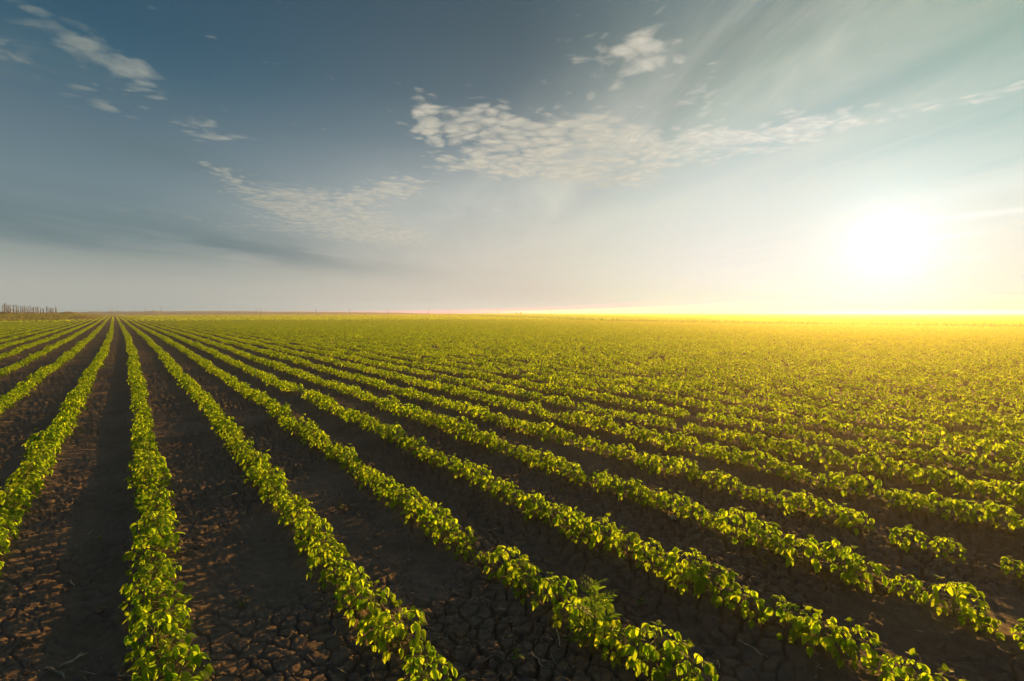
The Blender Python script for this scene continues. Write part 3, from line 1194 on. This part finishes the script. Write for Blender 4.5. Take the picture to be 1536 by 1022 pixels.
for sd_ in [(845, 805, 0.060, 'leaf', 'small weed seedling alone on cracked soil left of the third row'),
            (338, 742, 0.045, 'leaf', 'tiny bright seedling on bare soil between upright row and first row'),
            (960, 897, 0.045, 'leaf', 'low seedling on cracked soil right above the lobed weed'),
            (1478, 962, 0.060, 'leaf', 'small weed seedling on soil in the lower right corner'),
            (1128, 826, 0.045, 'grass', 'small grass tuft at the foot of the fourth row right'),
            (299, 722, 0.045, 'grass', 'thin grass tuft on crumbly soil right of the upright row'),
            (188, 632, 0.07, 'grass', 'yellowish grass tuft touching the upright row on its left side'),
            (124, 648, 0.06, 'leaf', 'yellowish weed on soil right of the first row left'),
            (150, 800, 0.06, 'grass', 'thin bent grass tuft in the wheel track left of the upright row'),
            (363, 905, 0.045, 'grass', 'yellow grass sprout on cracked soil right of the upright row'),
            (512, 757, 0.055, 'grass', 'dull green grass tuft between the first and second rows'),
            (1148, 850, 0.05, 'grass', 'upright grass sprout beside the third row at right'),
            (1345, 870, 0.04, 'leaf', 'tiny pale seedling on soil between rows near right edge'),
            (840, 735, 0.05, 'grass', 'grass tuft on dark soil between the third and fourth rows'),
            (775, 990, 0.05, 'leaf', 'low dark seedling on cracked soil near the bottom centre')]:
    seedling(*sd_)


def lobed_weed():
    x, y = weed_xy
    rs = random.Random(77)
    e = empty('lobed_weed', (x, y, gz(x, y)))
    tag(e, 'tall weed with deeply lobed jagged leaves growing among the beans at bottom centre', 'weed')
    st = MB()
    hgt = 0.26
    st.tube([(0, 0, -.02), (.006, .004, hgt * .5), (.004, .0, hgt)], [.004, .0032, .002], 6)

    def lobed(L):
        vs, fs = [], []
        n = 6
        for k in range(n + 1):
            u = k / n
            z = -0.35 * L * u * u
            vs += [(L * u, -.035 * L * (1 - u) - .002, z), (L * u, .035 * L * (1 - u) + .002, z)]
        for k in range(n):
            b = 2 * k
            fs.append((b, b + 2, b + 3, b + 1))
        for k in range(1, n):
            u = k / n
            ll = L * .42 * math.sin(math.pi * (u * .8 + .12))
            for sg in (-1, 1):
                z = -0.35 * L * u * u
                o = len(vs)
                bx = L * u
                vs += [(bx - .05 * L, sg * .03 * L, z), (bx + .05 * L, sg * .03 * L, z), (bx + .17 * L, sg * ll * .62, z + .02 * L), (bx + .28 * L, sg * ll, z - .05 * L), (bx + .10 * L, sg * ll * .75, z), (bx + .03 * L, sg * ll * .5, z + .01 * L)]
                fs.append((o, o + 1, o + 2, o + 5) if sg > 0 else (o + 5, o + 2, o + 1, o))
                fs.append((o + 5, o + 2, o + 3, o + 4) if sg > 0 else (o + 4, o + 3, o + 2, o + 5))
        return vs, fs
    f = MB()
    for i in range(22):
        u = (i + .5) / 22
        phi = (i // 2) * 1.57 + (i % 2) * 3.1416 + rs.uniform(-.35, .35)
        L = rs.uniform(.075, .105) * (1.15 - .55 * u)
        vs, fs = lobed(L)
        m = Matrix.Translation((.004, 0, hgt * (.12 + .88 * u))) @ Matrix.Rotation(phi, 4, 'Z') @ Matrix.Rotation(-.2 - .9 * u + rs.uniform(-.25, .25), 4, 'Y') @ Matrix.Rotation(rs.uniform(-.3, .3), 4, 'X')
        f.add([m @ Vector(v) for v in vs], fs)
    put('stem', st.mesh('stem', M_STEM), e)
    put('foliage', f.mesh('foliage', M_WEED), e)


lobed_weed()


# ------------------------------------------------------------------ horizon: bare trees, bushes, bank, hills, masts
def at_px(px, dist):
    a = math.atan((px - 768) / 768.0)
    return math.sin(a) * dist, math.cos(a) * dist, a


def bare_tree(px, dist, hgt, wid, label, seed):
    rs = random.Random(seed)
    x, y, a = at_px(px, dist)
    e = empty('bare_poplar', (x, y, gz(x, y)), rs.uniform(0, 6))
    tag(e, label, 'tree', 'bare poplars in the row at the left horizon')
    t, c = MB(), MB()
    lean = rs.uniform(-.02, .02) * hgt
    t.tube([(0, 0, -.1), (lean * .3, 0, hgt * .35), (lean * .7, .0, hgt * .7), (lean, 0, hgt)], [wid * .26, wid * .22, wid * .17, wid * .07], 7)
    for k in range(26):
        u = rs.uniform(.18, .95)
        phi = rs.uniform(0, 6.28)
        L = hgt * rs.uniform(.10, .26) * (1.05 - u * .6)
        sp = wid * rs.uniform(.15, .5)
        b0 = Vector((lean * u, 0, hgt * u))
        b1 = b0 + Vector((math.cos(phi) * sp, math.sin(phi) * sp, L * .45))
        b2 = b0 + Vector((math.cos(phi) * sp * 1.15, math.sin(phi) * sp * 1.15, L))
        c.tube([b0, b1, b2], [wid * .055, wid * .04, wid * .015], 4, False)
        for q in range(3):
            p = b1 + (b2 - b1) * rs.random()
            c.tube([p, p + Vector((rs.uniform(-.3, .3) * wid, rs.uniform(-.3, .3) * wid, L * .3))], [wid * .03, wid * .008], 3, False)
    put('trunk', t.mesh('trunk', M_BARK), e)
    put('crown', c.mesh('crown', M_BARK), e)


TREES = [0, 5.5, 8.5, 11.5, 14, 16.6, 21.5, 25.5, 28.6, 32.5, 35.5, 38.5, 42, 45, 47.5, 51, 55.5, 58, 62, 66, 71.5, 74.5, 77.5, 80.5, 85]
HTS = [5.8, 6.4, 7.2, 6.5, 6.9, 6.3, 6.2, 6.6, 5.9, 5.6, 5.2, 5.9, 5.3, 5.6, 5.8, 5.0, 5.2, 5.5, 4.8, 4.5, 5.6, 4.6, 4.8, 4.3, 5.4]
for k, (tx, th) in enumerate(zip(TREES, HTS)):
    bare_tree(tx, 139 + tx * 0.15, 0.32 * th * (1 + tx * .0006), random.Random(k).uniform(.22, .42),
              f'bare upright poplar, {ordinal(k + 1)} from the left in the row on the left horizon', 900 + k)


def bush(px, dist, wdt, hgt, label, mat, seed, name='bush', group=None, n=420):
    rs = random.Random(seed)
    x, y, a = at_px(px, dist)
    e = empty(name, (x, y, gz(x, y)), -a)
    tag(e, label, 'bush', group)
    st = MB()
    for k in range(6):
        p = rs.uniform(-.4, .4) * wdt
        st.tube([(p * .5, 0, -.1), (p * .8, rs.uniform(-.1, .1) * hgt, hgt * .4), (p, rs.uniform(-.2, .2) * hgt, hgt * .8)], [hgt * .04, hgt * .03, hgt * .01], 5)
    put('stems', st.mesh('stems', M_BARK), e)
    r = np.random.default_rng(seed)
    th = r.uniform(0, 2 * np.pi, n)
    rad = np.sqrt(r.uniform(size=n))
    X = np.cos(th) * rad * wdt * .5
    Y = np.sin(th) * rad * min(wdt, hgt * 2.2) * .4
    top = hgt * np.sqrt(np.clip(1 - rad ** 2 * .85, 0, 1)) * (1 + .5 * vnoise(X / (hgt * .7) + seed, Y / hgt, 6))
    Z = top * r.uniform(0.08, 1, n) ** .7
    me = mesh_np('foliage', leaf_quads(X, Y, Z, r.uniform(.18, .42, n) * hgt * .5, 1.6, seed), np.arange(4 * n).reshape(-1, 4), mat)
    put('foliage', me, e)


M_BUSHY = leaf_mat('yellowing_bush', (0.10, 0.11, 0.02, 1), (0.15, 0.15, 0.03, 1), (0.30, 0.28, 0.03, 1), 0.4)
for k, (bx_, bw, bh) in enumerate([(4, 5, 2.1), (10, 4.5, 2.3), (17, 3, 1.5), (25, 5, 1.9), (32, 3.5, 1.5), (43, 4.5, 1.8), (50, 4, 1.9), (69, 5, 1.4), (79, 4, 1.2), (96, 7, 1.6), (108, 6, 1.6)]):
    bush(bx_, 134 + bx_ * .15, .42 * bw, .36 * bh, f'yellow green bush, {ordinal(k + 1)} from the left at the feet of the bare poplars', M_BUSHY, 500 + k, group='bushes under the bare poplars')
for k, (bx_, bw, bh, by) in enumerate([(267, 10, 1.9, 300), (282, 9, 2.0, 300), (291, 7, 2.1, 300), (311, 9, 2.3, 300), (320, 10, 2.6, 300), (331, 11, 2.7, 300), (345, 8, 2.2, 300), (357, 9, 2.4, 300), (364, 5, 2.0, 300)]):
    bush(bx_, by, bw, .72 * bh, f'low dark shrub, {ordinal(k + 1)} from the left in the clump on the horizon', M_BUSH, 600 + k, 'dark_shrub', 'dark shrubs on the horizon left of centre')
bush(498, 300, 3.0, 1.6, 'single tiny dark shrub on the horizon left of centre', M_BUSH, 650, 'dark_shrub', n=160)
bush(775, 300, 1.4, 1.5, 'left of two tiny dark shrubs on the horizon at centre', M_BUSH, 651, 'dark_shrub', n=160)
bush(781, 300, 1.4, 1.9, 'right of two tiny dark shrubs on the horizon at centre', M_BUSH, 652, 'dark_shrub', n=160)


def ridge(name, prof, dist, depth, mat, label, seed):
    """a long hill whose crest follows (photo x, height in photo px) control points"""
    px = np.linspace(prof[0][0], prof[-1][0], 160)
    hp = np.interp(px, [p[0] for p in prof], [p[1] for p in prof])
    hp = hp * (1 + 0.10 * fbm(px / 18.0, px * 0 + seed, seed, 3))
    rows = np.linspace(-1, 1, 13)
    vs = []
    for q in rows:
        for p, h in zip(px, hp):
            a = math.atan((p - 768) / 768.0)
            d = dist + depth * q
            z = h / 768.0 * dist / math.cos(a) * math.cos(a) * (math.cos(q * math.pi / 2) ** 1.3) - 0.2
            vs.append((math.sin(a) * d, math.cos(a) * d, z))
    n = len(px)
    f = [(i * n + j, i * n + j + 1, (i + 1) * n + j + 1, (i + 1) * n + j) for i in range(12) for j in range(n - 1)]
    o = put(name, mesh_np(name, vs, f, mat))
    tag(o, label, name, kind='structure')


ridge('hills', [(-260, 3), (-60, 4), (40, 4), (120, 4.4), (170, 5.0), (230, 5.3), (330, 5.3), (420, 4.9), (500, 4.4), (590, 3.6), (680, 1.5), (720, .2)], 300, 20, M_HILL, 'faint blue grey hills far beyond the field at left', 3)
ridge('bank', [(82, .2), (90, 4.2), (97, 5.6), (106, 6.0), (112, 5.6), (120, 3.2), (132, 2.6), (141, 1.6), (148, .2)], 230, 6, M_BANK, 'low tan bank at the end of the bare poplar row', 5)


def mast(px, dist, hgt, label):
    x, y, a = at_px(px, dist)
    e = empty('power_pylon', (x, y, 0), -a)
    tag(e, label, 'pylon', 'faint pylons along the far horizon')
    b = MB()
    w0, w1 = .16, .05
    for sx in (-1, 1):
        for sy in (-1, 1):
            b.tube([(sx * w0, sy * w0, 0), (sx * w1, sy * w1, hgt)], [.022, .015], 4)
    for k in range(6):
        za, zb = hgt * k / 6, hgt * (k + 1) / 6
        wa, wb = w0 + (w1 - w0) * k / 6, w0 + (w1 - w0) * (k + 1) / 6
        b.tube([(-wa, 0, za), (wb, 0, zb)], [.02, .02], 4)
        b.tube([(wa, 0, za), (-wb, 0, zb)], [.02, .02], 4)
    put('lattice_mast', b.mesh('lattice_mast', M_STEEL, False), e)
    for zz, L in ((.84, .32), (.93, .24)):
        c = MB()
        c.tube([(-L, 0, hgt * zz), (0, 0, hgt * zz + .25), (L, 0, hgt * zz)], [.012, .02, .012], 4)
        put('cross_arm', c.mesh('cross_arm', M_STEEL, False), e)


for k, (mx_, mh) in enumerate([(169, 8), (219, 8), (231, 7), (243, 10), (385, 9), (391, 8), (475, 9), (525, 9), (582, 8), (643, 10), (675, 9), (747, 9), (827, 9)]):
    mast(mx_, 200, (mh + 1.5) / 768 * 200, f'faint thin pylon, {ordinal(k + 1)} from the left along the hazy horizon')

# ------------------------------------------------------------------ haze: one closed box of even air
hb = MB()
X0, X1, Y0, Y1, Z0, Z1 = -HZ_HALF, HZ_HALF, -HZ_HALF, HZ_HALF, -1.2, HZ_TOP
hb.add([(X0, Y0, Z0), (X1, Y0, Z0), (X1, Y1, Z0), (X0, Y1, Z0), (X0, Y0, Z1), (X1, Y0, Z1), (X1, Y1, Z1), (X0, Y1, Z1)],
       [(0, 3, 2, 1), (4, 5, 6, 7), (0, 1, 5, 4), (1, 2, 6, 5), (2, 3, 7, 6), (3, 0, 4, 7)])
hm, ht, hout = new_mat('haze_air')
pv = ht.new('ShaderNodeVolumePrincipled')
pv.inputs['Color'].default_value = (*HZ_COL, 1)
pv.inputs['Density'].default_value = HZ
pv.inputs['Anisotropy'].default_value = HZ_G
ht.l.new(pv.outputs[0], hout.inputs['Volume'])
haze = put('haze', hb.mesh('haze', hm, False))
tag(haze, 'thin warm evening haze over the whole field', 'haze', kind='stuff')
